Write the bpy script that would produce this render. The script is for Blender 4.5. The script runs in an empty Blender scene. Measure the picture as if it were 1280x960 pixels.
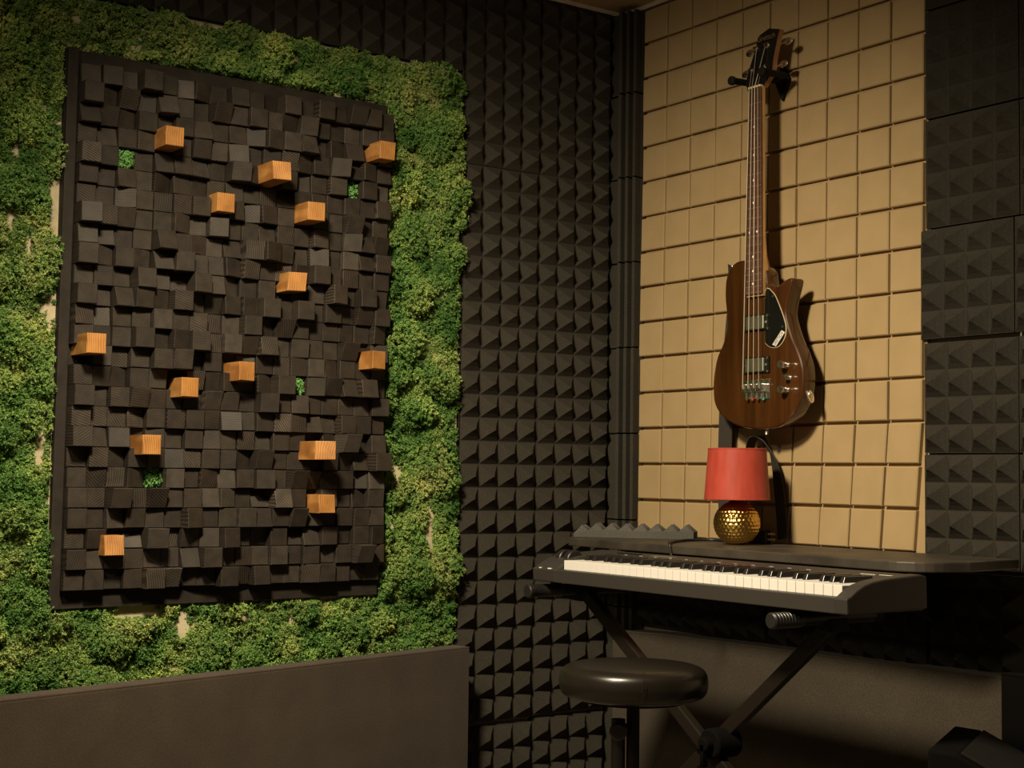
import bpy, bmesh, math, random
from mathutils import Vector, Matrix, noise as mnoise
import numpy as np
PI = math.pi
rnd = random.Random(11)
S = bpy.context.scene
COL = S.collection

# ------------------------------------------------------------------ helpers
def link(o, parent=None):
    COL.objects.link(o)
    if parent: o.parent = parent
    return o

def tag(o, label=None, cat=None, group=None, kind=None):
    if label: o['label'] = label
    if cat: o['category'] = cat
    if group: o['group'] = group
    if kind: o['kind'] = kind
    return o

def empty(name, loc=(0, 0, 0), rz=0, **k):
    o = bpy.data.objects.new(name, None)
    o.empty_display_size = .05
    o.location = loc; o.rotation_euler = (0, 0, rz)
    link(o); tag(o, **k)
    return o

class MB:
    """collects vertices and faces of one mesh"""
    def __init__(s): s.v = []; s.f = []; s.t = []; s.sm = []; s.tone = 0.5
    def add(s, vs, fs, smooth=False):
        n = len(s.v); s.v += [tuple(v) for v in vs]
        for f in fs:
            s.f.append(tuple(i + n for i in f)); s.t.append(s.tone); s.sm.append(smooth)
    def box(s, a, b, M=None):
        x0, y0, z0 = a; x1, y1, z1 = b
        vs = [Vector(p) for p in ((x0,y0,z0),(x1,y0,z0),(x1,y1,z0),(x0,y1,z0),(x0,y0,z1),(x1,y0,z1),(x1,y1,z1),(x0,y1,z1))]
        if M: vs = [M @ v for v in vs]
        s.add(vs, [(3,2,1,0),(4,5,6,7),(0,1,5,4),(1,2,6,5),(2,3,7,6),(3,0,4,7)])
    def prism(s, poly, fn, d0, d1, smooth=False):
        """poly: 2-D outline, fn(u, v, d) -> xyz"""
        n = len(poly)
        vs = [fn(u, v, d0) for u, v in poly] + [fn(u, v, d1) for u, v in poly]
        s.add(vs, [tuple(range(n))[::-1], tuple(range(n, 2*n))])
        m = len(s.v); s.add(vs, [(i, (i+1) % n, n + (i+1) % n, n + i) for i in range(n)], smooth)
    def lathe(s, prof, seg=32, M=None, smooth=True):
        """prof: (r, h) pairs, axis z"""
        vs = []; fs = []
        for r, h in prof:
            for i in range(seg):
                a = 2*PI*i/seg; v = Vector((r*math.cos(a), r*math.sin(a), h))
                vs.append(M @ v if M else v)
        for k in range(len(prof)-1):
            for i in range(seg):
                j = (i+1) % seg
                fs.append((k*seg+i, k*seg+j, (k+1)*seg+j, (k+1)*seg+i))
        closed = prof[0] == prof[-1]
        if prof[0][0] > 1e-5 and not closed: fs.append(tuple(range(seg))[::-1])
        if prof[-1][0] > 1e-5 and not closed: fs.append(tuple((len(prof)-1)*seg+i for i in range(seg)))
        s.add(vs, fs, smooth)
    def cyl(s, p, q, r, seg=16, r2=None, bev=0):
        p = Vector(p); q = Vector(q); d = q-p; L = d.length
        M = Matrix.Translation(p) @ d.to_track_quat('Z', 'Y').to_matrix().to_4x4()
        r2 = r if r2 is None else r2
        if bev: pr = [(r-bev, 0), (r, bev), (r2, L-bev), (r2-bev, L)]
        else: pr = [(r, 0), (r2, L)]
        s.lathe(pr, seg, M)
    def tube(s, pts, r, seg=10):
        pts = [Vector(p) for p in pts]; vs = []; fs = []
        up = Vector((0, 0, 1))
        for k, p in enumerate(pts):
            t = (pts[min(k+1, len(pts)-1)] - pts[max(k-1, 0)]).normalized()
            a = t.cross(up)
            if a.length < .1: a = t.cross(Vector((0, 1, 0)))
            a.normalize(); b = a.cross(t)
            for i in range(seg):
                w = 2*PI*i/seg; vs.append(p + a*math.cos(w)*r + b*math.sin(w)*r)
        for k in range(len(pts)-1):
            for i in range(seg):
                j = (i+1) % seg; fs.append((k*seg+i, k*seg+j, (k+1)*seg+j, (k+1)*seg+i))
        fs.append(tuple(range(seg))[::-1]); fs.append(tuple((len(pts)-1)*seg+i for i in range(seg)))
        s.add(vs, fs, True)
    def build(s, name, mat, parent=None, bevel=0, seg=2, angle=40):
        me = bpy.data.meshes.new(name)
        me.from_pydata(s.v, [], s.f)
        me.polygons.foreach_set('use_smooth', s.sm)
        at = me.attributes.new('tone', 'FLOAT', 'FACE'); at.data.foreach_set('value', s.t)
        bm = bmesh.new(); bm.from_mesh(me)
        bmesh.ops.remove_doubles(bm, verts=bm.verts, dist=1e-6)
        bmesh.ops.recalc_face_normals(bm, faces=bm.faces)
        if bevel:
            es = [e for e in bm.edges if len(e.link_faces) == 2 and e.calc_face_angle(0) > math.radians(angle)]
            bmesh.ops.bevel(bm, geom=es, offset=bevel, segments=seg, profile=.5, affect='EDGES', clamp_overlap=True)
        for e in bm.edges:
            if len(e.link_faces) != 2 or e.calc_face_angle(0) > .6: e.smooth = False
        bm.to_mesh(me); bm.free()
        me.materials.append(mat)
        o = bpy.data.objects.new(name, me)
        return link(o, parent)

def smooth_path(pts, n=8, closed=False):
    """Catmull-Rom through 2-D/3-D points"""
    P = [Vector(p) for p in pts]; out = []; N = len(P)
    for i in range(N if closed else N-1):
        g = lambda k: P[k % N] if closed else P[max(0, min(N-1, k))]
        a, b, c, d = g(i-1), g(i), g(i+1), g(i+2)
        for j in range(n):
            t = j/n
            out.append(.5*((2*b) + (c-a)*t + (2*a-5*b+4*c-d)*t*t + (3*b-a-3*c+d)*t**3))
    if not closed: out.append(P[-1].copy())
    return out

# ---------------------------------------------------------------- materials
def mat(name, base=(.5,.5,.5), rough=.5, metal=0, spec=.5):
    m = bpy.data.materials.new(name); m.use_nodes = True
    b = m.node_tree.nodes['Principled BSDF']
    b.inputs['Base Color'].default_value = (*base, 1)
    b.inputs['Roughness'].default_value = rough
    b.inputs['Metallic'].default_value = metal
    b.inputs['Specular IOR Level'].default_value = spec
    return m, m.node_tree, b

def tex(nt, kind, scale=None, coord='Object', mapping=None, **kw):
    tc = nt.nodes.new('ShaderNodeTexCoord'); n = nt.nodes.new(kind)
    src = tc.outputs[coord]
    if mapping:
        mp = nt.nodes.new('ShaderNodeMapping'); mp.inputs['Scale'].default_value = mapping
        nt.links.new(src, mp.inputs[0]); src = mp.outputs[0]
    nt.links.new(src, n.inputs['Vector'])
    if scale is not None: n.inputs['Scale'].default_value = scale
    for k, v in kw.items(): n.inputs[k.replace('_', ' ')].default_value = v
    return n

def ramp(nt, fac, stops):
    r = nt.nodes.new('ShaderNodeValToRGB'); e = r.color_ramp.elements
    while len(e) < len(stops): e.new(.5)
    for k, (p, c) in enumerate(stops): e[k].position = p; e[k].color = (*c, 1)
    nt.links.new(fac, r.inputs[0]); return r

def bump(nt, b, h, strength=.3, dist=.01):
    n = nt.nodes.new('ShaderNodeBump'); n.inputs['Strength'].default_value = strength
    n.inputs['Distance'].default_value = dist
    nt.links.new(h, n.inputs['Height']); nt.links.new(n.outputs[0], b.inputs['Normal'])

def mix(nt, fac, a, b, mode='MIX'):
    n = nt.nodes.new('ShaderNodeMix'); n.data_type = 'RGBA'; n.blend_type = mode
    for i, v in ((0, fac), (6, a), (7, b)):
        if isinstance(v, (int, float)): n.inputs[i].default_value = v
        elif isinstance(v, tuple): n.inputs[i].default_value = (*v, 1)
        else: nt.links.new(v, n.inputs[i])
    return n.outputs[2]

def noisy(name, c1, c2, scale, rough=.9, bs=.3, bd=.002, bscale=None, spec=.3, detail=4, metal=0):
    m, nt, b = mat(name, c1, rough, metal, spec)
    n = tex(nt, 'ShaderNodeTexNoise', scale, Detail=detail)
    r = ramp(nt, n.outputs['Fac'], [(.35, c1), (.65, c2)])
    nt.links.new(r.outputs[0], b.inputs['Base Color'])
    if bs:
        n2 = tex(nt, 'ShaderNodeTexNoise', bscale or scale*2, Detail=3)
        bump(nt, b, n2.outputs['Fac'], bs, bd)
    return m

M = {}
def foam_mat(name, c1, c2, sp):
    m, nt, b = mat(name, c1, .95, 0, .12)
    n = tex(nt, 'ShaderNodeTexNoise', 420, Detail=2)
    big = tex(nt, 'ShaderNodeTexNoise', 9, Detail=3)
    base = ramp(nt, big.outputs['Fac'], [(.3, c1), (.7, c2)])
    spk = ramp(nt, n.outputs['Fac'], [(.5, (0, 0, 0)), (.8, sp)])
    c = mix(nt, 1.0, base.outputs[0], spk.outputs[0], 'ADD')
    nt.links.new(c, b.inputs['Base Color'])
    bump(nt, b, n.outputs['Fac'], .35, .002)
    return m
M['foam'] = foam_mat('charcoal_foam', (.030, .027, .021), (.037, .033, .026), (.03, .028, .024))
M['foam_corner'] = foam_mat('corner_foam', (.034, .031, .024), (.042, .038, .030), (.03, .028, .024))
M['foam_grey'] = foam_mat('grey_foam', (.070, .067, .060), (.084, .080, .070), (.08, .08, .075))
M['tan'] = noisy('beige_foam', (.38, .275, .14), (.41, .297, .155), 14, .95, .15, .001, 300, .1)
def fabric(name, c1, c2):
    m, nt, b = mat(name, c1, .95, 0, .15)
    n = tex(nt, 'ShaderNodeTexNoise', 7, Detail=5, Roughness=.6)
    f = tex(nt, 'ShaderNodeTexNoise', 260, Detail=2)
    c = ramp(nt, n.outputs['Fac'], [(.35, c1), (.65, c2)])
    c2_ = ramp(nt, f.outputs['Fac'], [(.3, (.75, .75, .75)), (.7, (1.25, 1.2, 1.15))])
    nt.links.new(mix(nt, 1.0, c.outputs[0], c2_.outputs[0], 'MULTIPLY'), b.inputs['Base Color'])
    b.inputs['Sheen Weight'].default_value = .15
    bump(nt, b, f.outputs['Fac'], .3, .001)
    return m
M['upholstery'] = fabric('brown_upholstery', (.036, .026, .017), (.048, .036, .024))
M['grey_cloth'] = fabric('grey_brown_upholstery', (.050, .042, .030), (.062, .052, .038))

# black stained end-grain wood with growth rings
def block_mat():
    m, nt, b = mat('black_stained_wood', (.02, .016, .012), .62, 0, .35)
    ta = nt.nodes.new('ShaderNodeAttribute'); ta.attribute_name = 'tone'
    wn = nt.nodes.new('ShaderNodeTexWhiteNoise'); wn.noise_dimensions = '1D'; nt.links.new(ta.outputs['Fac'], wn.inputs['W'])
    of = nt.nodes.new('ShaderNodeVectorMath'); of.operation = 'MULTIPLY_ADD'; of.inputs[1].default_value = (2, 0, 2); of.inputs[2].default_value = (-1, 0, -1)
    nt.links.new(wn.outputs['Color'], of.inputs[0])
    tc = nt.nodes.new('ShaderNodeTexCoord'); ad = nt.nodes.new('ShaderNodeVectorMath'); ad.operation = 'ADD'
    nt.links.new(tc.outputs['Object'], ad.inputs[0]); nt.links.new(of.outputs[0], ad.inputs[1])
    w = nt.nodes.new('ShaderNodeTexWave'); w.wave_type = 'RINGS'; w.rings_direction = 'Y'
    w.inputs['Scale'].default_value = 58; w.inputs['Distortion'].default_value = 3; w.inputs['Detail'].default_value = 1; w.inputs['Detail Scale'].default_value = .5
    nt.links.new(ad.outputs[0], w.inputs['Vector'])
    amt = ramp(nt, wn.outputs['Value'], [(.55, (.18, .18, .18)), (.9, (1, 1, 1))])
    n = tex(nt, 'ShaderNodeTexNoise', 40, mapping=(1, .2, 1), Detail=4)
    at = nt.nodes.new('ShaderNodeAttribute'); at.attribute_name = 'tone'
    tone = ramp(nt, at.outputs['Fac'], [(0, (.018, .0135, .010)), (.6, (.030, .024, .018)), (1, (.056, .048, .040))])
    rg = ramp(nt, w.outputs['Fac'], [(.35, (.70, .68, .66)), (.8, (1.9, 1.85, 1.8))])
    c = mix(nt, amt.outputs[0], tone.outputs[0], mix(nt, 1.0, tone.outputs[0], rg.outputs[0], 'MULTIPLY'))
    ng = ramp(nt, n.outputs['Fac'], [(.3, (.7, .7, .7)), (.7, (1.25, 1.22, 1.18))])
    nt.links.new(mix(nt, 1.0, c, ng.outputs[0], 'MULTIPLY'), b.inputs['Base Color'])
    bump(nt, b, w.outputs['Fac'], .12, .001)
    return m
M['block'] = block_mat()
def oak_mat():
    m, nt, b = mat('varnished_pine', (.5, .25, .08), .5, 0, .4)
    w = tex(nt, 'ShaderNodeTexWave', 60, mapping=(1, .15, .75), Distortion=16, Detail=2, Detail_Scale=.25)
    n = tex(nt, 'ShaderNodeTexNoise', 25, Detail=5)
    a = ramp(nt, w.outputs['Fac'], [(.2, (.34, .150, .040)), (.7, (.46, .225, .068))])
    k = ramp(nt, n.outputs['Fac'], [(.3, (.75, .7, .65)), (.65, (1.1, 1.1, 1.05))])
    nt.links.new(mix(nt, 1.0, a.outputs[0], k.outputs[0], 'MULTIPLY'), b.inputs['Base Color'])
    return m
M['pine'] = oak_mat()
M['board'] = noisy('black_board', (.016, .012, .009), (.024, .019, .014), 30, .7, .15, .001, 120, .3)
M['raw_board'] = noisy('raw_board', (.42, .36, .22), (.55, .48, .32), 22, .9, .3, .002, 90, .2)
def moss_mat():
    m, nt, b = mat('reindeer_moss', (.1, .2, .04), .9, 0, .15)
    n = tex(nt, 'ShaderNodeTexNoise', 9, Detail=3, Roughness=.6)
    c = ramp(nt, n.outputs['Fac'], [(.32, (.080, .190, .042)), (.46, (.140, .265, .066)), (.58, (.220, .325, .088)), (.70, (.330, .390, .130))])
    at = nt.nodes.new('ShaderNodeAttribute'); at.attribute_name = 'tone'
    t = ramp(nt, at.outputs['Fac'], [(0, (.48, .62, .55)), (.5, (1, 1, 1)), (1, (1.75, 1.5, 1.45))])
    nt.links.new(mix(nt, 1.0, c.outputs[0], t.outputs[0], 'MULTIPLY'), b.inputs['Base Color'])
    b.inputs['Subsurface Weight'].default_value = 0
    return m
M['moss'] = moss_mat()
m, nt, b = mat('bright_moss', (.20, .44, .13), .9, 0, .15); M['tuft'] = m
M['ceiling'] = noisy('ceiling_paint', (.46, .35, .22), (.50, .38, .24), 6, .9, .05, .001, 60, .2)
M['plaster'] = noisy('wall_paint', (.34, .29, .23), (.40, .34, .27), 5, .95, 0)
M['floor'] = noisy('brown_floor', (.12, .10, .08), (.16, .13, .10), 60, 1, .3, .003, 200, .1)
m, nt, b = mat('white_trim', (.62, .55, .44), .6); M['trim'] = m
m, nt, b = mat('black_plastic', (.012, .011, .010), .42, 0, .5)
n = tex(nt, 'ShaderNodeTexNoise', 600, Detail=2); bump(nt, b, n.outputs['Fac'], .08, .0005); M['plastic'] = m
m, nt, b = mat('keyboard_case', (.030, .027, .023), .48, 0, .45)
n = tex(nt, 'ShaderNodeTexNoise', 700, Detail=2); bump(nt, b, n.outputs['Fac'], .08, .0005); M['case'] = m
m, nt, b = mat('matt_black', (.008, .007, .006), .75, 0, .2); M['matt'] = m
m, nt, b = mat('dull_black', (.003, .0028, .0025), .9, 0, .08); M['dull'] = m
m, nt, b = mat('black_steel', (.011, .008, .0055), .45, 0, .25); M['steel'] = m
m, nt, b = mat('ivory_key', (.66, .64, .60), .35, 0, .5); M['ivory'] = m
m, nt, b = mat('black_key', (.014, .013, .012), .3, 0, .5); M['ebony'] = m
m, nt, b = mat('white_print', (.75, .72, .64), .6); M['print'] = m
M['shelf'] = noisy('dark_shelf_board', (.030, .024, .018), (.062, .052, .040), 10, .5, .2, .001, 60, .5)
m, nt, b = mat('chrome', (.86, .84, .78), .22, 1); M['chrome'] = m
m, nt, b = mat('nickel_cover', (.60, .62, .50), .38, 1); M['nickel'] = m
m, nt, b = mat('gold', (.78, .50, .13), .24, 1); M['gold'] = m
m, nt, b = mat('leather', (.009, .007, .005), .30, 0, .5)
n = tex(nt, 'ShaderNodeTexNoise', 350, Detail=3); bump(nt, b, n.outputs['Fac'], .1, .0008); M['leather'] = m
M['strap'] = noisy('woven_strap', (.034, .030, .024), (.050, .044, .036), 300, .85, .3, .001, 500, .25)
m, nt, b = mat('red_velvet', (.42, .055, .034), .48, 0, .3)
b.inputs['Sheen Weight'].default_value = .10; b.inputs['Sheen Tint'].default_value = (1, .45, .35, 1); b.inputs['Sheen Roughness'].default_value = .4
n = tex(nt, 'ShaderNodeTexNoise', 60, mapping=(1, 1, .25), Detail=4)
c = ramp(nt, n.outputs['Fac'], [(.3, (.34, .046, .028)), (.7, (.44, .066, .042))]); nt.links.new(c.outputs[0], b.inputs['Base Color']); M['velvet'] = m
# walnut body, lacquered
m, nt, b = mat('walnut_lacquer', (.09, .035, .010), .22, 0, .5)
w = tex(nt, 'ShaderNodeTexWave', 9, mapping=(1, 1, .10), Distortion=6, Detail=3, Detail_Scale=1.2)
n = tex(nt, 'ShaderNodeTexNoise', 60, mapping=(1, 1, .06), Detail=4)
c = ramp(nt, w.outputs['Fac'], [(.2, (.040, .013, .0030)), (.8, (.062, .022, .0052))])
k = ramp(nt, n.outputs['Fac'], [(.3, (.7, .7, .7)), (.7, (1.2, 1.2, 1.2))])
nt.links.new(mix(nt, 1.0, c.outputs[0], k.outputs[0], 'MULTIPLY'), b.inputs['Base Color'])
b.inputs['Coat Weight'].default_value = .6; b.inputs['Coat Roughness'].default_value = .06; M['walnut'] = m
M['rosewood'] = noisy('rosewood', (.075, .032, .018), (.11, .05, .028), 60, .5, .1, .001, 200, .4)
M['maple'] = noisy('maple', (.50, .28, .10), (.58, .34, .13), 30, .4, 0)
M['headwood'] = noisy('mahogany_edge', (.30, .13, .05), (.36, .17, .07), 40, .4, 0)
m, nt, b = mat('gloss_black', (.008, .008, .007), .12, 0, .5); M['gloss'] = m
m, nt, b = mat('bone', (.72, .62, .38), .5); M['bone'] = m
m, nt, b = mat('string', (.42, .36, .27), .5, .7); M['string'] = m
m, nt, b = mat('cable', (.012, .011, .010), .5); M['cable'] = m

# ---------------------------------------------------------------- camera
F_PX = 1856.74; YAW = .61519; PITCH = .06063; ROLL = .01343
cpos = Vector((-2.7822, -3.3851, .9434))
fwd = Vector((math.sin(YAW)*math.cos(PITCH), math.cos(YAW)*math.cos(PITCH), math.sin(PITCH)))
rt = Vector((math.cos(YAW), -math.sin(YAW), 0)); upv = rt.cross(fwd)
r2 = rt*math.cos(ROLL) + upv*math.sin(ROLL); u2 = upv*math.cos(ROLL) - rt*math.sin(ROLL)
cam = bpy.data.cameras.new('camera'); cam.sensor_width = 36; cam.lens = F_PX*36/1280
cam.clip_start = .05
co = bpy.data.objects.new('camera', cam); link(co)
R = Matrix((r2, u2, -fwd)).transposed().to_4x4(); co.matrix_world = Matrix.Translation(cpos) @ R
S.camera = co

# ---------------------------------------------------------------- room shell
CEIL = 2.314
XL, YB = -4.2, -4.6
def struct(name, a, b_, m):
    k = MB(); k.box(a, b_); return tag(k.build(name, m), kind='structure')
struct('floor', (XL, YB, -.1), (.1, .1, 0), M['floor'])
struct('ceiling', (XL, YB, CEIL), (.1, .1, CEIL+.1), M['ceiling'])
struct('wall_left', (XL, 0, 0), (.1, .1, CEIL), M['plaster'])
struct('wall_right', (0, YB, 0), (.1, 0, CEIL), M['plaster'])
struct('wall_back', (XL-.1, YB-.1, 0), (.1, YB, CEIL), M['plaster'])
struct('wall_side', (XL-.1, YB, 0), (XL, .1, CEIL), M['plaster'])
struct('trim_1', (XL, -.022, CEIL-.012), (-.006, -.001, CEIL), M['trim'])
struct('trim_2', (-.022, YB, CEIL-.012), (-.001, -.006, CEIL), M['trim'])

# ---------------------------------------------------------------- pyramid foam
PL = .0634; TP = 4*PL
def pyramid_tile(seed, n=4, p=PL, h=.032, base=.017):
    """local frame: u right, v up, d out of the wall; origin at lower-left back corner"""
    r = random.Random(seed); k = MB()
    W = n*p
    for i in range(n):
        for j in range(n):
            u0, v0 = i*p, j*p; g = .0012
            cx, cy = u0+p/2 + r.uniform(-.0015, .0015), v0+p/2 + r.uniform(-.0015, .0015)
            hh = h*r.uniform(.93, 1.04)
            rings = []
            for q, hq in ((1, 0), (.62, .30), (.28, .68), (.05, 1.0)):
                a = p/2*q - (g if q == 1 else 0)
                rings.append([(cx*(1-q)+(u0+p/2)*q+sx*a, cy*(1-q)+(v0+p/2)*q+sy*a, base+hh*hq) for sx, sy in ((-1,-1),(1,-1),(1,1),(-1,1))])
            vs = [v for ring in rings for v in ring]; fs = []
            for q in range(3):
                for e in range(4):
                    e2 = (e+1) % 4; fs.append((q*4+e, q*4+e2, q*4+4+e2, q*4+4+e))
            fs.append((12, 13, 14, 15)); k.add(vs, fs)
    k.box((0, 0, 0), (W, W, base))
    return k
def to_left(u, v, d): return (u, -d, v)
def to_right(u, v, d): return (-d, -u, v)
def tile_mesh(seed, fn, **kw):
    k = pyramid_tile(seed, **kw); k.v = [fn(*v) for v in k.v]
    o = k.build('acoustic_foam_tile', M['foam']); me = o.data
    bpy.data.objects.remove(o); return me
LT = [tile_mesh(s, to_left) for s in (1, 2, 3)]
RT = [tile_mesh(s, to_right) for s in (4, 5, 6)]
def clipped(me, x):
    me = me.copy(); bm = bmesh.new(); bm.from_mesh(me)
    bmesh.ops.bisect_plane(bm, geom=bm.verts[:]+bm.edges[:]+bm.faces[:], plane_co=(x, 0, 0), plane_no=(-1, 0, 0), clear_outer=True)
    bm.to_mesh(me); bm.free(); return me
ordn = ['first', 'second', 'third', 'fourth', 'fifth', 'sixth', 'seventh', 'eighth', 'ninth', 'tenth', 'eleventh']
def foam_tile(me, loc, rot, label, group):
    o = bpy.data.objects.new('acoustic_foam_tile', me); o.location = loc; o.rotation_euler = rot
    link(o); tag(o, label, 'foam tile', group); return o
Z0 = 1.7937                      # height of the seam line on the left wall
x_col = -.31
LTC = clipped(LT[0], -.582-(x_col-2*TP)+.0135)
top = Z0 + 2*TP
colname = ['left-wall column touching the corner', 'second left-wall column from the corner', 'left-wall column bordering the moss']
for c in range(3):
    xx = x_col - c*TP
    for r in range(9):
        z = top - (r+1)*TP
        tilt = rnd.uniform(-.004, .004); dx = -.003 - .0008*r - rnd.uniform(0, .001) - .003*c; dz = 0
        if z < -.01: z = .0; 
        if c == 0 and r >= 6: dz = .006; tilt = -.012 if r == 7 else .0
        if c >= 1 and r == 7: tilt = -.012
        if r == 8: z = max(z, .003); dz = -.012 if c else -.004
        d_out = rnd.choice((0, .002, .004))
        if c == 2: dx = -.0135; tilt = 0
        foam_tile(LTC if c == 2 and 1 <= r <= 7 else LT[(c*5+r) % 3], (xx+dx, -.001-d_out, z+dz), (0, tilt, 0),
                  f'charcoal pyramid foam tile, {ordn[r]} from the ceiling, {colname[c]}', 'pyramid foam tiles on the left wall')
for c in range(3, 8):
    foam_tile(LT[c % 3], (x_col-c*TP-.018, -.001, top-TP), (0, 0, 0),
              f'dark pyramid foam tile in the row above the moss, {ordn[c]} from the corner strip', 'pyramid foam tiles on the left wall')

# right wall, to the right of the beige panels
ry = 1.137                       # distance from the corner of the beige panels' right edge
for c in range(2):
    for r in range(8):
        z = 2.038 + .259 - (r+1)*.2585 + (.2585 - TP)
        off = -.012 if r == 3 else (-.006 if r > 3 else 0)
        zz = z if r < 4 else z - .004
        if zz < .55: continue
        foam_tile(RT[(c*3+r) % 3], (-.001 if r != 3 else -.006, -(ry+off+c*(TP+.003)), zz), (rnd.uniform(-.003, .003), 0, 0),
                  f'charcoal pyramid foam tile, {ordn[r]} from the ceiling, {"right-wall column touching the beige panels" if c == 0 else "rightmost column by the beige wall"}',
                  'pyramid foam tiles on the right wall')
# hanging row under the shelf
def clipped_top(me, z):
    me = me.copy(); bm = bmesh.new(); bm.from_mesh(me)
    bmesh.ops.bisect_plane(bm, geom=bm.verts[:]+bm.edges[:]+bm.faces[:], plane_co=(0, 0, z), plane_no=(0, 0, 1), clear_outer=True)
    bm.to_mesh(me); bm.free(); return me
RTC = clipped_top(RT[0], .222)
for c in range(5):
    foam_tile(RTC if c == 4 else RT[c % 3], (-.012 if c % 2 else -.004, -(.115+c*(TP+.004)), .523 - .003*c + rnd.uniform(-.004, .004)), (rnd.uniform(-.02, .02), 0, 0),
              f'charcoal pyramid foam tile in the shade below the shelf, {ordn[c]} from the corner', 'foam tiles hanging below the shelf')
# corner strips
def corner_strip(seed, H):
    r = random.Random(seed); k = MB(); n = 3
    P = Vector((-.0545, -.056)); Q = Vector((-.026, -.1195)); t = (Q-P); L = t.length; t.normalize(); nn = Vector((t.y, -t.x))
    if nn.x > 0: nn = -nn
    prof = [(-.0545, -.001)]
    for i in range(n):
        a = L*i/n; q = L/n
        for f, d in ((.10, .000), (.30, .024), (.70, .024), (.90, .000)):
            p = P + t*(a+q*f) + nn*(d + r.uniform(-.001, .001)); prof.append((p.x, p.y))
    prof += [(-.001, -.1195), (-.001, -.001)]
    k.prism(prof, lambda u, v, h: (u, v, h), 0, H)
    return k
zb = 2.312
for i in range(9):
    H = .2455; z0 = 2.055 + .247 - (i+1)*.247 + (.247 if False else 0)
    if i == 0: z0 = 2.056; H = CEIL - .014 - z0
    else: z0 = 2.055 - i*.247
    if z0 < .0: break
    o = corner_strip(i, H-.003).build('corner_foam_strip', M['foam_corner'])
    o.location = (-rnd.uniform(0, .002), -rnd.uniform(0, .0004), z0)
    tag(o, f'ridged charcoal foam strip in the room corner, {ordn[i]} from the ceiling', 'foam strip', 'corner foam strips')

# ---------------------------------------------------------------- beige grooved panels
TB = .1016; by0 = .1226; bz0 = 1.992
def tan_panel(c0, c1, r0, r1, label):
    """columns counted from the corner, rows downwards from row line 0"""
    k = MB(); g = .0056
    def X(c, rr):                                   # distance from the corner, with the sag of the lower rows
        s = max(0, rr-9)
        return by0 + c*TB - .0013*rr + (-.0065*s*(c-1)/8 if c > 1 else 0)
    def Z(c, rr): return bz0 - rr*TB
    t0, t1 = .010, .024
    z_hi, z_lo = Z(0, r0), Z(0, r1)
    za = min(z_hi, CEIL-.014)
    k.box((-t0, -X(c1, r0)+.0008, z_lo+.0005), (-.001, -X(c0, r0)-.0008, za))
    for c in range(c0, c1):
        for r in range(r0, r1):
            zt, zbm = Z(c, r)-g*.6, Z(c, r+1)+g*.9
            if zbm > CEIL-.03: continue
            zt = min(zt, CEIL-.016); zt2 = zt
            if zbm < .779 and zt < .80: continue
            jt = t1 + rnd.uniform(-.002, .002); j2 = rnd.uniform(-.001, .001)
            yl = X(c, r)+g*(.45 if c else .1)+j2; yr = X(c+1, r)-g*.45+j2
            yl2 = X(c, r+1)+g*(.45 if c else .1)+j2; yr2 = X(c+1, r+1)-g*.45+j2
            b = .0025
            def quad(d, m_): return [(-d, -(yl2+m_), zbm+m_), (-d, -(yr2-m_), zbm+m_), (-d, -(yr-m_), zt-m_), (-d, -(yl+m_), zt-m_)]
            vs = quad(t0-.002, 0) + quad(jt-b, 0) + quad(jt, b)
            fs = [(8, 9, 10, 11)]
            for q in (0, 4):
                for e in range(4): fs.append((q+e, q+(e+1) % 4, q+4+(e+1) % 4, q+4+e))
            k.add(vs, fs)
    o = k.build('grooved_foam_panel', M['tan'])
    tag(o, label, 'foam panel', 'beige grooved panels')
rows = [(-4, -1, 'topmost, under the ceiling'), (-1, 4, 'second from the top'), (4, 9, 'third from the top'), (9, 12, 'lowest, just above the shelf')]
for r0, r1, w in rows:
    for c0, c1, s_ in ((0, 5, 'left column'), (5, 10, 'right column')):
        tan_panel(c0, c1, r0, r1, f'beige foam panel of squares, {s_}, {w}')

# ---------------------------------------------------------------- moss picture
MX0, MX1, MZ0, MZ1 = -2.02, -.588, .30, 2.033
PX0, PX1, PZ0, PZ1 = -1.687, -.836, .626, 1.908       # wooden panel on it
moss = empty('moss_panel', (-1.3, -.001, MZ0), label='large green moss wall panel framing the black block panel', cat='moss panel')
k = MB(); k.box((MX0, -.022, MZ0), (MX1, -.001, MZ1)); k.v = [(x+1.3, y+.001, z-MZ0) for x, y, z in k.v]
k.build('backing_board', M['raw_board'], moss)
rng = np.random.default_rng(5)
ico = bmesh.new(); bmesh.ops.create_icosphere(ico, subdivisions=1, radius=1)
IV = np.array([v.co[:] for v in ico.verts]); IF = np.array([[v.index for v in f.verts] for f in ico.faces]); ico.free()
def bare(x, z, f=1.35):
    for bx, bz, rx, rz in ((-.672, .78, .012, .075), (-1.733, 1.761, .012, .016), (-1.700, 1.54, .012, .07), (-1.70, 1.30, .008, .05), (-1.71, 1.02, .008, .06),
                           (-1.79, 1.66, .01, .02), (-1.80, 1.50, .011, .03), (-.79, .80, .012, .012), (-1.36, .57, .014, .03), (-.775, .95, .010, .02), (-1.47, .61, .07, .012),
                           (-1.20, .585, .012, .012), (-1.825, 1.30, .010, .03), (-1.695, 1.155, .008, .035), (-1.60, 2.0, .010, .008), (-1.76, 1.93, .010, .010), (-1.1, 1.99, .012, .012), (-.95, 1.965, .012, .012), (-1.66, 1.985, .01, .012), (-1.755, 1.45, .008, .03)):
        if ((x-bx)/(rx*f))**2 + ((z-bz)/(rz*f))**2 < 1 + .5*mnoise.noise(Vector((x*90, 1.7, z*90))): return True
    return False
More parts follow.
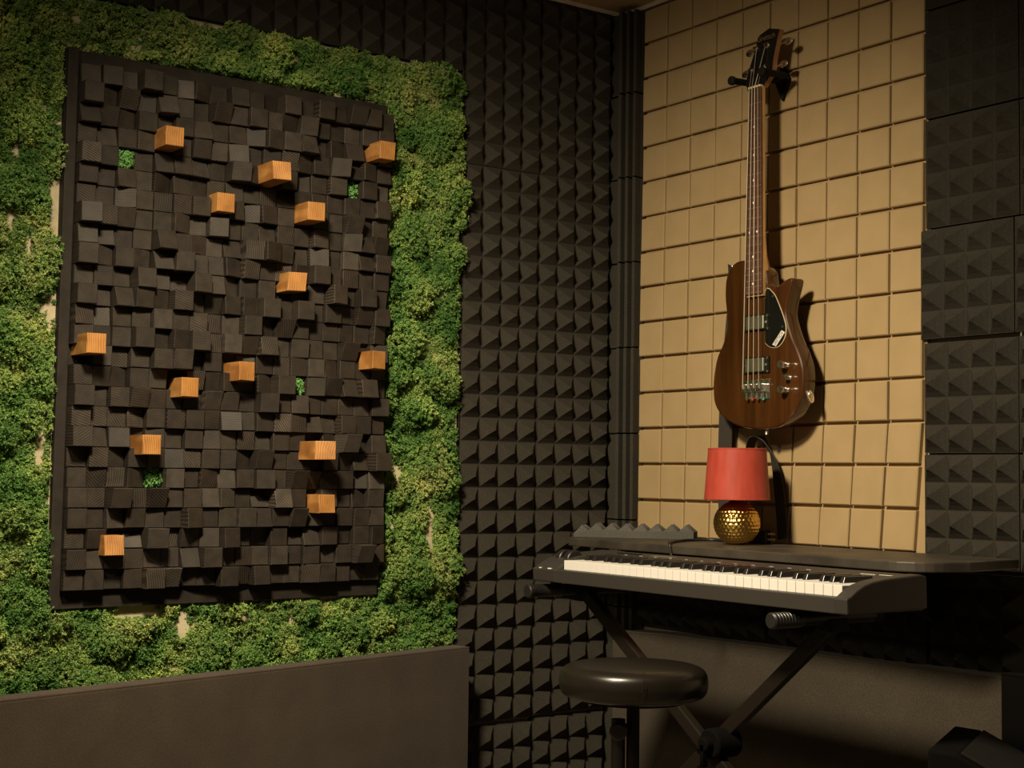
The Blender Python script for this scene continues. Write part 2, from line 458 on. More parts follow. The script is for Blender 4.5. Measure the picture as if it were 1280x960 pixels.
def in_region(x, z, e=0):
    if not (MX0 < x < MX1+e and .40 < z < MZ1+e): return False
    return not (PX0+.012 < x < PX1-.010 and PZ0+.016 < z < PZ1-.012)
cl = []
for step, r0, r1, keep_p in ((.018, .011, .017, .98), (.036, .020, .030, .70), (.066, .033, .054, .50)):
    nx, nz = int((MX1-MX0)/step)+1, int((MZ1-.40)/step)+1
    for a in range(nx):
        for b_ in range(nz):
            x = MX0 + (a + rng.uniform(-.45, .45))*step; z = .40 + (b_ + rng.uniform(-.45, .45))*step
            if rng.random() > keep_p or not in_region(x, z, -.004) or bare(x, z): continue
            big = mnoise.noise(Vector((x*11, 3.1, z*11)))
            rr = rng.uniform(r0, r1)*(1 + .35*big)
            cl.append((x, z, rr, float(np.clip(.5 + rng.normal()*.22 + .25*big, 0, 1)), 0 if step < .03 else (.003 if step < .05 else .011)))
V = []; Fc = []; T = []; base = 0
for x, z, rr, tn, lift in cl:
    n = int(78*(rr/.028)**2) + 12
    d = rng.normal(size=(n, 3)); d /= np.linalg.norm(d, axis=1)[:, None]; d[:, 1] = -np.abs(d[:, 1])
    rad = rr*rng.uniform(.70, 1.08, n)
    ctr = np.stack([x + d[:, 0]*rad, -.019 - lift + d[:, 1]*rad*1.05, z + d[:, 2]*rad], 1)
    keep = (ctr[:, 0] > MX0) & (ctr[:, 0] < MX1+.016) & (ctr[:, 2] < MZ1+.010)
    inp = (ctr[:, 0] > PX0-.005) & (ctr[:, 0] < PX1+.007) & (ctr[:, 2] > PZ0-.006) & (ctr[:, 2] < PZ1+.007)
    keep &= ~inp
    keep &= np.array([not bare(a_[0], a_[2], 1.0) for a_ in ctr])
    ctr = ctr[keep]; n = len(ctr)
    if n == 0: continue
    nb = 13                                            # each sprig is a tuft of small blades
    c3 = np.repeat(ctr, nb, 0) + rng.normal(size=(n*nb, 3))*.0021
    c3[:, 1] = np.clip(c3[:, 1], np.where(c3[:, 2] < .53, -.070, -.090), -.0185)
    a = rng.normal(size=(n*nb, 3)); a /= np.linalg.norm(a, axis=1)[:, None]
    b3 = rng.normal(size=(n*nb, 3)); b3 -= a*(a*b3).sum(1)[:, None]; b3 /= np.linalg.norm(b3, axis=1)[:, None]
    L3 = rng.uniform(.0022, .0050, (n*nb, 1)); W3 = rng.uniform(.0011, .0022, (n*nb, 1))
    v = np.stack([c3 - a*L3*.6 - b3*W3, c3 - a*L3*.6 + b3*W3, c3 + a*L3], 1)
    V.append(v.reshape(-1, 3)); Fc.append(np.arange(n*nb*3).reshape(-1, 3) + base); base += n*nb*3
    T.append(np.repeat(np.clip(tn + rng.normal(size=n)*.10, 0, 1), nb))
print('moss blades', base//3)
V = np.concatenate(V); Fc = np.concatenate(Fc); T = np.concatenate(T)
V += np.array([1.3, .001, -MZ0])
def np_mesh(name, V, Fc, T, material, parent):
    me = bpy.data.meshes.new(name)
    me.vertices.add(len(V)); me.vertices.foreach_set('co', V.astype(np.float32).ravel())
    me.loops.add(len(Fc)*3); me.loops.foreach_set('vertex_index', Fc.astype(np.int32).ravel())
    me.polygons.add(len(Fc)); me.polygons.foreach_set('loop_start', np.arange(0, len(Fc)*3, 3, dtype=np.int32))
    me.polygons.foreach_set('loop_total', np.full(len(Fc), 3, dtype=np.int32))
    at = me.attributes.new('tone', 'FLOAT', 'FACE'); at.data.foreach_set('value', T.astype(np.float32))
    me.update(calc_edges=True); me.validate()
    me.materials.append(material)
    return link(bpy.data.objects.new(name, me), parent)
o = np_mesh('moss', V, Fc, T, M['moss'], moss); tag(o, kind='stuff')

# ---------------------------------------------------------------- black block panel
O = Vector((-1.2615, -.022, PZ0))
pan = empty('wood_block_panel', O, label='black panel of wooden blocks with a few orange blocks, mounted on the moss', cat='wall panel')
LEAN = .006
def loc(x, y, z): return (x - O.x + LEAN*(z-1.9)/1.28, y - O.y, z - O.z)
k = MB(); FR = -.042
poly = [(PX0+.008, PZ0), (PX1+.004, PZ0+.004), (PX1, PZ1-.002), (PX0, PZ1)]
k.add([loc(x, -.0228, z) for x, z in poly] + [loc(x, FR, z) for x, z in poly],
      [(0,1,2,3), (7,6,5,4)] + [(i, (i+1) % 4, 4+(i+1) % 4, 4+i) for i in range(4)])
k.build('panel_board', M['board'], pan)
k = MB(); k.box((PX0+.001, -.058, PZ0), (PX0+.026, -.0421, PZ1)); k.v = [loc(*v) for v in k.v]
k.build('edge_strip', M['board'], pan, .002)
NC, NR = 18, 26
BX0, BX1 = PX0+.028, PX1+.001
BZ1, BZ0 = PZ1-.034, PZ0+.042
bw, bh = (BX1-BX0)/NC, (BZ1-BZ0)/NR
def cell(x, z): return int((x-BX0)/bw), int((BZ1-z)/bh)
# orange blocks: position along the wall, height above the floor, length
nat_geo = [(-1.4556, 1.7187, 0.095), (-1.1958, 1.666, 0.13), (-0.8835, 1.7639, 0.095), (-1.3114, 1.5831, 0.07), (-1.0873, 1.5826, 0.105), (-1.1219, 1.4078, 0.08), (-1.6283, 1.2231, 0.105), (-0.8923, 1.227, 0.09), (-1.2518, 1.1805, 0.085), (-1.3925, 1.1361, 0.08), (-1.4856, 0.9995, 0.09), (-1.057, 0.9951, 0.125), (-1.0301, 0.8641, 0.09), (-1.5588, 0.7701, 0.07)]
tuft_geo = [(2, 4), (15, 4), (12, 15), (4, 20)]                      # column, row of the gaps filled with moss
tall = [(0, 1), (0, 4), (0, 7), (0, 9), (0, 11), (0, 16), (0, 18), (2, 21), (3, 0), (3, 10), (3, 11), (3, 13), (4, 8), (4, 12), (4, 14), (4, 21), (4, 23), (4, 25), (5, 9), (5, 11), (5, 13), (5, 14), (6, 10), (6, 13), (6, 22), (7, 1), (7, 24), (8, 4), (8, 23), (8, 25), (9, 1), (9, 8), (9, 12), (9, 22), (10, 2), (10, 8), (10, 11), (10, 13), (10, 16), (10, 20), (11, 0), (11, 2), (11, 15), (11, 21), (12, 1), (12, 2), (12, 11), (12, 20), (12, 22), (13, 0), (13, 9), (14, 3), (14, 10), (15, 0), (15, 6), (15, 18), (16, 0), (16, 10), (16, 15), (16, 24), (17, 19)]
gone = set(tuft_geo) | {cell(x, z) for x, z, h in nat_geo}
H = {c_: rnd.uniform(.054, .072) for c_ in tall}
def block(k, x, z, h, w, hh, tilt=None, jit=0):
    """one block: base on the board, face cut at a slant"""
    tx, tz = tilt or (0, 0)
    a, b_ = w/2-.0006, hh/2-.0006; c = .0014
    def ring(s, hb): return [loc(x+sx*(a-s)+jit*0, FR - (hb + sx*tx + sz*tz), z+sz*(b_-s)) for sx, sz in ((-1,-1),(1,-1),(1,1),(-1,1))]
    base_ = [loc(x+sx*a, FR+.0005, z+sz*b_) for sx, sz in ((-1,-1),(1,-1),(1,1),(-1,1))]
    vs = base_ + ring(0, h-c) + ring(c, h)
    fs = [(8, 9, 10, 11)]
    for q in (0, 4):
        for e in range(4): fs.append((q+e, q+(e+1) % 4, q+4+(e+1) % 4, q+4+e))
    k.add(vs, fs)
cells = []
for i in range(NC):
    for j in range(NR):
        if (i, j) in gone: continue
        h = H.get((i, j), rnd.choice((.014, .020, .026, .031, .036, .040, .046)))
        cells.append((h, i, j))
cells.sort(reverse=True)
rest = MB()
for q, (h, i, j) in enumerate(cells):
    x = BX0+(i+.5)*bw + rnd.uniform(-.0008, .0008); z = BZ1-(j+.5)*bh + rnd.uniform(-.0008, .0008)
    s = rnd.random()
    tl = (0, 0)
    if s < .30: tl = (rnd.uniform(-.011, .011), rnd.uniform(-.004, .004))
    elif s < .55: tl = (rnd.uniform(-.004, .004), rnd.uniform(-.012, .012))
    k = MB() if q < 86 else rest
    k.tone = min(1, max(0, rnd.betavariate(2, 2.6)))
    block(k, x, z, max(h, .016), bw*(1.02 if h > .05 else 1), bh*(1.02 if h > .05 else 1), tl)
    if q < 86: k.build('wooden_block', M['block'], pan)
o = rest.build('wooden_blocks', M['block'], pan); tag(o, kind='stuff')
for (x, z, h), tl in zip(nat_geo, [(0,.0),(.004,-.003),(0,.002),(0,0),(.003,0),(.006,.003),(0,0),(-.006,0),(-.005,0),(-.003,0),(0,0),(.012,0),(0,-.002),(.002,-.004)]):
    k = MB(); block(k, x, z, h, bw*1.0, bh*1.0, tl)
    o = k.build('wooden_block', M['pine'], pan); o['label'] = 'orange varnished wooden block standing proud of the black ones'
for q, (i, j) in enumerate(tuft_geo):
    x = BX0+(i+.5)*bw; z = BZ1-(j+.5)*bh
    n = 150
    ctr = np.stack([x+rng.uniform(-.5, .5, n)*bw*.9, FR-rng.uniform(.002, .030, n), z+rng.uniform(-.5, .5, n)*bh*.9], 1)
    ctr[:, 1] += ((ctr[:, 0]-x)**2+(ctr[:, 2]-z)**2)/.0006*.012
    ctr[:, 1] = np.minimum(ctr[:, 1], FR-.002)
    ctr = np.array([loc(*c_) for c_ in ctr])
    nb = 12
    c3 = np.repeat(ctr, nb, 0) + rng.normal(size=(n*nb, 3))*.0022
    a = rng.normal(size=(n*nb, 3)); a /= np.linalg.norm(a, axis=1)[:, None]
    b3 = rng.normal(size=(n*nb, 3)); b3 -= a*(a*b3).sum(1)[:, None]; b3 /= np.linalg.norm(b3, axis=1)[:, None]
    L3 = rng.uniform(.0022, .0048, (n*nb, 1)); W3 = rng.uniform(.0011, .0021, (n*nb, 1))
    v = np.stack([c3 - a*L3*.6 - b3*W3, c3 - a*L3*.6 + b3*W3, c3 + a*L3], 1).reshape(-1, 3)
    f = np.arange(n*nb*3).reshape(-1, 3)
    o = np_mesh('moss_tuft', v, f, np.repeat(rng.uniform(0, 1, n), nb), M['tuft'], pan)
    o['label'] = 'bright green moss tuft filling a gap between the blocks'

# ---------------------------------------------------------------- upholstered bench under the moss
A = Vector((-.614, -.146)); B = Vector((-1.909, -.451)); dr = (B-A).normalized(); nr = Vector((-dr.y, dr.x))
if nr.y < 0: nr = -nr
B2 = A + dr*1.75
bench = empty('upholstered_bench', (A.x, A.y, 0), math.atan2(dr.y, dr.x), label='low brown upholstered bench back below the moss panel', cat='bench')
L_ = 1.75; TH = .062
k = MB(); k.box((0, -TH, .03), (L_, 0, .495)); k.build('padded_back', M['upholstery'], bench, .008, 3)
k = MB()
k.tube([(.004, -.003, .495-.003), (L_-.004, -.003, .495-.003)], .0028); k.build('piping', M['upholstery'], bench)
for xx in (.08, L_-.08):
    k = MB(); k.box((xx-.03, -TH+.01, 0), (xx+.03, -.01, .031)); k.build('foot', M['matt'], bench, .003)

# low upholstered panel against the right wall
low = empty('upholstered_wall_panel', (-.001, -.085, 0), label='grey-brown fabric covered panel on the right wall below the shelf', cat='wall panel')
k = MB()
k.prism([(0, 0), (1.345, 0), (1.345, .528), (1.0, .522), (.6, .519), (.2, .514), (0, .505)], lambda u, v, d: (-d, -u, v), .0, .089)
k.build('padded_front', M['grey_cloth'], low, .006, 3)
k = MB(); k.tube([(-.087, -.004, .503), (-.087, -.2, .512), (-.087, -.6, .517), (-.087, -1.0, .520), (-.087, -1.342, .526)], .003); k.build('piping', M['grey_cloth'], low)

# ---------------------------------------------------------------- shelf
sh = empty('wall_shelf', (-.02, -.8, .756), label='dark wooden shelf board with rounded right end, on the right wall', cat='shelf')
pl = [(-.056, -.125), (-.27, -.125), (-.365, -.235)]
pl += [(-.378, -.5), (-.378, -.8), (-.380, -1.1), (-.388, -1.34)]
for a in range(1, 8):
    t = a/8*PI/2; pl.append((-.388+.10*(1-math.cos(t)), -1.34-.095*math.sin(t)))
pl += [(-.26, -1.442), (-.16, -1.430), (-.056, -1.412)]
k = MB(); k.prism(pl, lambda u, v, d: (u+.02, v+.8, d), 0, .021); k.build('board', M['shelf'], sh, .0025)
for yy in (-.35, -1.2):
    k = MB(); k.prism([(-.055, 0), (-.27, 0), (-.27, -.012), (-.085, -.13), (-.055, -.13)], lambda u, v, d: (u+.02, d+.8, v), yy-.012, yy+.012)
    k.build('bracket', M['matt'], sh)

# grey foam offcut lying on the shelf
SH = .777
d1 = Vector((.19, -.235)).normalized(); d2 = Vector((-d1.y, d1.x))
off = empty('foam_offcut', (-.325, -.205, SH), math.atan2(d1.y, d1.x), label='grey zigzag foam offcut lying on the left end of the shelf', cat='foam offcut')
k = MB(); n = 8; p = .0405
def offz(u, v):
    a = abs((u/p) % 1 - .5)*2; b_ = abs((v/.034) % 1 - .5)*2
    return .020 + .020*(1-max(a, b_)) - (.010*max(0, 1-u/.05)) 
NU, NV = n*6, 12
W2 = .068
vs = [(i/NU*n*p, j/NV*W2, offz(i/NU*n*p, j/NV*W2)) for j in range(NV+1) for i in range(NU+1)]
fs = [(j*(NU+1)+i, j*(NU+1)+i+1, (j+1)*(NU+1)+i+1, (j+1)*(NU+1)+i) for j in range(NV) for i in range(NU)]
nv = len(vs)
vs += [(i/NU*n*p, 0, .0005) for i in range(NU+1)] + [(i/NU*n*p, W2, .0005) for i in range(NU+1)]
fs += [(nv+i, nv+i+1, i+1, i) for i in range(NU)]
b0 = NV*(NU+1)
fs += [(b0+i, b0+i+1, nv+NU+1+i+1, nv+NU+1+i) for i in range(NU)]
fs += [tuple([j*(NU+1) for j in range(NV+1)] + [nv+NU+1, nv]), tuple([j*(NU+1)+NU for j in range(NV+1)] + [nv+2*NU+1, nv+NU])]
fs += [(nv+i+1, nv+i, nv+NU+1+i, nv+NU+2+i) for i in range(NU)]
k.add(vs, fs); k.build('foam', M['foam_grey'], off)

# ---------------------------------------------------------------- lamp
LX, LY = -.2013, -.7026
lamp = empty('table_lamp', (LX, LY, SH), label='small table lamp with red shade and dimpled gold ball base on the shelf', cat='lamp'); lamp.scale = (1.018, 1.018, 1.018)
k = MB(); R0 = .0570; NL, NS = 90, 176
prof = []
vs = []; 
for a in range(NL+1):
    th = -1.18 + (2.42)*a/NL          # latitude
    for b_ in range(NS):
        ph = 2*PI*b_/NS
        rows_ = 15; rr_ = (th+1.18)/2.42*rows_; row = int(rr_)
        cnt = 34; off_ = .5 if row % 2 else 0
        u = (ph/(2*PI)*cnt + off_) % 1 - .5; w = rr_ - row - .5
        dd = math.sqrt(u*u + w*w*.9)
        edge = 1 if 1.0 < rr_ < 14 else 0
        r_ = R0*(1 - .028*edge*max(0, 1-(dd/.52)**2))
        vs.append((r_*math.cos(th)*math.cos(ph), r_*math.cos(th)*math.sin(ph), .0525 + r_*.955*math.sin(th)))
fs = [(a*NS+b_, a*NS+(b_+1) % NS, (a+1)*NS+(b_+1) % NS, (a+1)*NS+b_) for a in range(NL) for b_ in range(NS)]
fs += [tuple(range(NS))[::-1], tuple(NL*NS+i for i in range(NS))]
k.add(vs, fs, True); k.build('lamp_base', M['gold'], lamp)
k = MB(); k.lathe([(.022, .103), (.016, .108), (.012, .112), (.012, .150), (0, .150)], 24); k.build('lamp_neck', M['gold'], lamp)
k = MB(); k.lathe([(.0798, .109), (.0703, .233), (.0690, .233), (.0785, .109), (.0798, .109)], 64); shd = k.build('lamp_shade', M['velvet'], lamp)
k = MB()
for z_, r_ in ((.1105, .0802), (.2315, .0709)): k.lathe([(r_-.0012, z_-.002), (r_+.0003, z_-.0012), (r_+.0003, z_+.0012), (r_-.0012, z_+.002)], 64)
k.build('shade_rim', M['velvet'], shd)
k = MB(); k.lathe([(.010, .150), (.020, .165), (.026, .185), (.020, .205), (.001, .212)], 20); k.build('bulb', M['bone'], lamp)
# spider that carries the shade
k = MB()
for a in range(3):
    t = a*2*PI/3; k.cyl((.011*math.cos(t), .011*math.sin(t), .146), (.0752*math.cos(t), .0752*math.sin(t), .160), .0015, 6)
k.build('shade_spider', M['gold'], lamp)

cab = [(LX+.05, LY+.030, SH+.004), (-.135, -.60, SH+.004), (-.135, -.54, SH+.004), (-.20, -.525, SH+.004), (-.29, -.575, SH+.004), (-.355, -.63, SH+.005), (-.3815, -.657, SH+.003), (-.384, -.666, SH-.02), (-.386, -.674, SH-.05)]
k = MB(); k.tube([p for p in smooth_path(cab, 8)], .0035, 8)
tag(k.build('power_cable', M['cable']), 'thin black cable curling from the lamp over the front of the shelf', 'cable')
# power adapter behind the lamp
pa = empty('power_adapter', (-.085, -.655, SH), .5, label='small black plug adapter on the shelf behind the gold lamp', cat='adapter')
k = MB(); k.box((-.022, -.03, 0), (.022, .03, .034)); k.build('body', M['plastic'], pa, .004)
for zz in (.010, .024):
    k = MB(); k.cyl((-.006, -.030, zz), (-.006, -.048, zz), .0028, 10); k.build('prong', M['bone'], pa)

# ---------------------------------------------------------------- bass guitar
BXF = -.120                       # front of the body
bass = empty('bass_guitar', (-.075, -.69, 1.065), label='brown electric bass guitar hanging on the beige wall', cat='bass guitar')
def bl(x, y, z): return (x+.075, y+.69, z-1.065)
out = [(-.6429,1.4986),(-.6108,1.497),(-.5872,1.4818),(-.5725,1.4541),(-.5698,1.4084),(-.5761,1.3599),(-.5764,1.3245),(-.5617,1.288),(-.5409,1.2538),(-.5291,1.2104),
       (-.5263,1.1708),(-.5327,1.133),(-.557,1.1032),(-.5957,1.0817),(-.6424,1.0685),(-.6853,1.0647),(-.7274,1.065),(-.760,1.0705),(-.7904,1.0826),(-.8158,1.1014),
       (-.8358,1.1281),(-.8457,1.1585),(-.8481,1.1915),(-.8436,1.2217),(-.8302,1.2532),(-.8087,1.292),(-.7901,1.3432),(-.7934,1.3766),(-.8083,1.4230),(-.8076,1.4345),
       (-.7985,1.4370),(-.7839,1.4331),(-.762,1.4222),(-.7427,1.4201),(-.7259,1.4300),(-.7200,1.4600),(-.7000,1.4800),(-.6700,1.4930)]
op = [(p.x, p.y) for p in smooth_path([(a, b_, 0) for a, b_ in out], 5, True)]
k = MB(); n = len(op); rings = []
cxm, czm = -.69, 1.26
for x, s in ((-.0745, .006), (-.0785, .0015), (-.082, 0), (-.114, 0), (-.1180, .0015), (-.120, .0055)):
    ring = []
    for i, (y, z) in enumerate(op):
        a = Vector(op[i-1]); c_ = Vector(op[(i+1) % n]); t = (c_-a).normalized(); nn = Vector((t.y, -t.x))
        if nn.dot(Vector((y-cxm, z-czm))) < 0 and False: nn = -nn
        ring.append((x, y, z, nn, s))
    rings.append(ring)
area = sum(op[i][0]*op[(i+1) % n][1]-op[(i+1) % n][0]*op[i][1] for i in range(n))
sg = 1 if area > 0 else -1
vs = [bl(x, y-sg*nn.x*s, z-sg*nn.y*s) for ring in rings for x, y, z, nn, s in ring]
fs = [(q*n+i, q*n+(i+1) % n, (q+1)*n+(i+1) % n, (q+1)*n+i) for q in range(5) for i in range(n)]
k.add(vs, fs, True); m_ = len(k.v)
k.add(vs[:n], [tuple(range(n))]); k.add(vs[5*n:], [tuple(range(n))])
k.build('body', M['walnut'], bass)
# neck
k = MB()
NY = -.688
sec = []
for z, wn, xf, xb in ((1.936, .044, -.126, -.106), (1.75, .047, -.128, -.107), (1.56, .053, -.130, -.107), (1.50, .055, -.130, -.100), (1.47, .057, -.130, -.090), (1.40, .059, -.130, -.090)):
    sec.append([bl(xf, NY-wn/2, z), bl((xf+xb)/2, NY-wn/2, z), bl(xb, NY-wn*.3, z), bl(xb, NY+wn*.3, z), bl((xf+xb)/2, NY+wn/2, z), bl(xf, NY+wn/2, z)])
vs = [v for s_ in sec for v in s_]
fs = [(q*6+i, q*6+(i+1) % 6, q*6+6+(i+1) % 6, q*6+6+i) for q in range(5) for i in range(6)] + [tuple(range(6)), tuple(range(30, 36))]
k.add(vs, fs); k.build('neck', M['maple'], bass)
k = MB()
for z0, w0, z1, w1 in ((1.933, .0435, 1.404, .0600),):
    vs = []
    for z, w_, xf in ((z0, w0, -.1315), (z1, w1, -.1355)):
        for s_ in (-1, 1):
            for xx in (-.1255 if z == z0 else -.1295, xf): vs.append(bl(xx, NY+s_*w_/2, z))
    k.add(vs, [(0,1,3,2), (4,5,7,6), (0,1,5,4), (2,3,7,6), (1,3,7,5), (0,2,6,4)])
k.build('fretboard', M['rosewood'], bass, .0008, 1)
SC = .770; NZ = 1.937
def fret_z(n_): return NZ - SC*(1 - 2**(-n_/12))
for n_ in range(1, 21):
    z = fret_z(n_); t = (NZ-z)/(NZ-1.404)
    if z < 1.406: break
    k = MB(); wd = .0435+.0165*t; xf = -.1315-.004*t
    k.cyl(bl(xf, NY-wd/2, z), bl(xf, NY+wd/2, z), .0009, 6); k.build('fret', M['string'], bass)
for n_ in (3, 5, 7, 9, 12, 15, 17, 19):
    z = (fret_z(n_)+fret_z(n_-1))/2; t = (NZ-z)/(NZ-1.404); xf = -.1315-.004*t
    for dy in ((-.013, .013) if n_ == 12 else (0,)):
        k = MB(); k.cyl(bl(xf+.001, NY+dy, z), bl(xf-.0004, NY+dy, z), .0030, 12); k.build('inlay_dot', M['print'], bass)
k = MB(); k.box((-.134, NY-.022, 1.934), (-.122, NY+.022, 1.9395)); k.v = [bl(*v) for v in k.v]; k.build('nut', M['bone'], bass, .0006, 1)
# headstock
hd = [(-.6412,1.9359),(-.6330,1.9550),(-.6340,1.9701),(-.6420,1.9977),(-.6600,2.0500),(-.6650,2.0764),(-.7050,2.0880),(-.7420,2.0773),(-.7350,2.0495),(-.7270,1.9990),(-.7260,1.9742),(-.7200,1.9600),(-.7060,1.9440),(-.7000,1.9359)]
hd = [(y*1.0-.006 if y < -.69 else y-.009, z) for y, z in hd]
hs = [Vector((a, b_, 0)) for a, b_ in hd]
def hb(y, z, d): return bl(-.118 + (z-1.936)*.10 + d, y, z)
k = MB(); k.prism([(p.x, p.y) for p in hs], hb, .0005, .016); k.build('headstock', M['headwood'], bass)
k = MB(); k.prism([(p.x, p.y) for p in hs], hb, -.0012, .0005); o = k.build('headstock_face', M['gloss'], bass)
def text(body, size, mat_, name, parent, M4, ext=.0003, align='CENTER'):
    cu = bpy.data.curves.new(name, 'FONT'); cu.body = body; cu.size = size; cu.extrude = ext
    cu.align_x = align; cu.align_y = 'CENTER'
    ob = bpy.data.objects.new(name, cu); link(ob)
    me = bpy.data.meshes.new_from_object(ob); bpy.data.objects.remove(ob)
    me.transform(M4); me.materials.clear(); me.materials.append(mat_)
    return link(bpy.data.objects.new(name, me), parent)
# text on a face looking towards -x: reading direction -y, up +z
FACE = Matrix(((0, 0, -1, 0), (-1, 0, 0, 0), (0, 1, 0, 0), (0, 0, 0, 1)))
m, nt, b = mat('dull_gold_print', (.16, .10, .04), .5); M['goldprint'] = m
p = hb(-.703, 2.066, -.0015)
text('Gretsch', .020, M['goldprint'], 'headstock_logo', bass, Matrix.Translation(p) @ FACE)
tn = [(-.672, 2.043, 1), (-.711, 2.043, -1), (-.661, 1.988, 1), (-.705, 1.986, -1)]
for y, z, sd in tn:
    k = MB(); p0 = hb(y, z, .002); p1 = hb(y, z, -.013)
    k.cyl(p0, hb(y, z, -.0035), .0075, 18); k.cyl(hb(y, z, -.0035), p1, .0042, 14, .0036)
    post = k.build('tuner_post', M['chrome'], bass)
    k = MB(); ye = -.650 if sd > 0 else -.733
    if z < 2.0: ye = -.641 if sd > 0 else -.722
    a = hb(ye-.012*sd, z+.004, .020); b_ = hb(ye+.016*sd, z+.004, .022)
    k.cyl(a, b_, .0026, 8)
    c_ = Vector(hb(ye+.026*sd, z+.004, .022))
    k.lathe([(.0005, -.0025), (.009, -.002), (.0125, 0), (.009, .002), (.0005, .0025)], 16, Matrix.Translation(c_) @ Matrix.Rotation(PI/2, 4, 'Y') @ Matrix.Diagonal((.8, 1.25, 1, 1)))
    k.build('tuner_key', M['chrome'], bass)
    k = MB(); k.box((-.006, -.010, -.012), (.010, .010, .012)); cc = Vector(hb(y-.002*sd, z+.003, .022)); k.v = [tuple(Vector(v)+cc) for v in k.v]
    k.build('tuner_gear', M['chrome'], bass, .002)
# strings
for s_ in range(4):
    yn = NY + .0150 - .0100*s_; ys = NY + .0285 - .0190*s_
    k = MB(); y, z, sd = tn[(2, 0, 1, 3)[s_]]
    hp = hb(y - .004*sd, z, -.006)
    pts_ = [hp, bl(-.1355, yn, 1.937), bl(-.1420, ys, 1.168), bl(-.1300, ys-.003, 1.150)]
    k.tube(pts_, .0015 - .0002*s_, 8); k.build('string', M['string'], bass)
# pickguard
gd = [(-.7188,1.4119),(-.7467,1.4043),(-.7661,1.3745),(-.7854,1.334),(-.7909,1.3108),(-.7856,1.2873),(-.7665,1.2687),(-.7434,1.2669),(-.7233,1.2762),(-.7179,1.2959)]
gp = [(p.x, p.y) for p in smooth_path([(a, b_, 0) for a, b_ in gd], 4, True)]
def gf(y, z, d): return bl(BXF - d, y, z)
k = MB(); k.prism(gp, gf, -.0003, .0020); gdo = k.build('pickguard_edge', M['bone'], bass); gdo['label'] = 'thin cream edge under the black pickguard'
gin = [((y+.748)*.966-.748, (z-1.335)*.982+1.335) for y, z in gp]
k = MB(); k.prism(gin, gf, .0018, .0030); pgd = k.build('pickguard', M['gloss'], bass)
for y, z in ((-.747, 1.396), (-.7805, 1.317)):
    k = MB(); k.cyl(gf(y, z, .0028), gf(y, z, .0048), .0032, 12); k.build('screw', M['chrome'], pgd)
# white slanted name plate
dl = Vector((-.7850, 1.3010)) - Vector((-.7560, 1.2700)); ln = dl.length; dl.normalize(); pr = Vector((-dl.y, dl.x))
cn = Vector((-.7660, 1.2880)) 
k = MB(); q_ = [cn - dl*.024 - pr*.0062, cn + dl*.022 - pr*.0062, cn + dl*.026 + pr*.0062, cn - dl*.020 + pr*.0062]
k.prism([(v.x, v.y) for v in q_], gf, .0030, .0036); k.build('name_plate', M['print'], pgd)
ang = math.atan2(dl.y, -dl.x)
text('GRETSCH', .0105, M['gloss'], 'name_lettering', pgd, Matrix.Translation(gf(cn.x, cn.y, .0037)) @ FACE @ Matrix.Rotation(ang, 4, 'Z') @ Matrix.Diagonal((.92, 1.15, 1, 1)))
# pickups
for zc in (1.3330, 1.2260):
    k = MB(); k.box((-.1245, NY-.047, zc-.021), (-.1195, NY+.045, zc+.021)); k.v = [bl(*v) for v in k.v]
    pk = k.build('pickup', M['gloss'], bass, .0015)
    k = MB(); k.box((-.1320, NY-.034, zc-.0175), (-.1240, NY+.033, zc+.0175)); k.v = [bl(*v) for v in k.v]; k.build('pickup_cover', M['nickel'], pk, .0025)
    for sy in (-.0425, .041):
        for dz in (-.017, 0, .017):
            yy = NY+sy + (.004*(1 if sy < 0 else -1) if dz == 0 else 0)
            k = MB(); k.cyl(bl(-.1240, yy, zc+dz), bl(-.1268, yy, zc+dz), .0032, 12); k.build('screw', M['chrome'], pk)
# bridge
k = MB(); k.box((-.1235, NY-.048, 1.140), (-.1195, NY+.042, 1.190)); k.v = [bl(*v) for v in k.v]; br = k.build('bridge', M['chrome'], bass, .0012)
m, nt, b = mat('red_silk', (.5, .03, .02), .5); M['redbead'] = m
m, nt, b = mat('teal_silk', (.05, .35, .33), .5); M['tealbead'] = m
for s_ in range(4):
    ys = NY + .0285 - .0190*s_
    k = MB(); k.box((-.1405, ys-.0075, 1.158), (-.1236, ys+.0075, 1.178)); k.v = [bl(*v) for v in k.v]; k.build('saddle', M['chrome'], br, .0015)
    k = MB(); k.cyl(bl(-.131, ys-.003, 1.158), bl(-.131, ys-.003, 1.139), .0022, 8); k.build('intonation_screw', M['chrome'], br)
    k = MB(); k.cyl(bl(-.129, ys-.003, 1.143), bl(-.129, ys-.003, 1.137), .0034, 10); k.build('string_end', (M['gold'], M['redbead'], M['chrome'], M['tealbead'])[s_], br)
# controls
for z in (1.2215, 1.1600):
    k = MB(); Mx = Matrix.Translation(bl(-.1195, -.7925, z)) @ Matrix.Rotation(-PI/2, 4, 'Y')
    k.lathe([(.0095, 0), (.0095, .002), (.0055, .0022), (.0055, .010), (.0088, .0105), (.0095, .0120), (.0095, .0260), (.0085, .0275), (.004, .0275), (.0005, .0270)], 28, Mx)
    k.build('control_knob', M['chrome'], bass)
k = MB(); Mx = Matrix.Translation(bl(-.1195, -.8010, 1.1900)) @ Matrix.Rotation(-PI/2, 4, 'Y')
k.lathe([(.0075, 0), (.0075, .002), (.0045, .0022), (.0045, .009), (.0075, .010), (.0080, .015), (.0060, .019), (.0005, .020)], 24, Mx); k.build('toggle_switch', M['chrome'], bass)
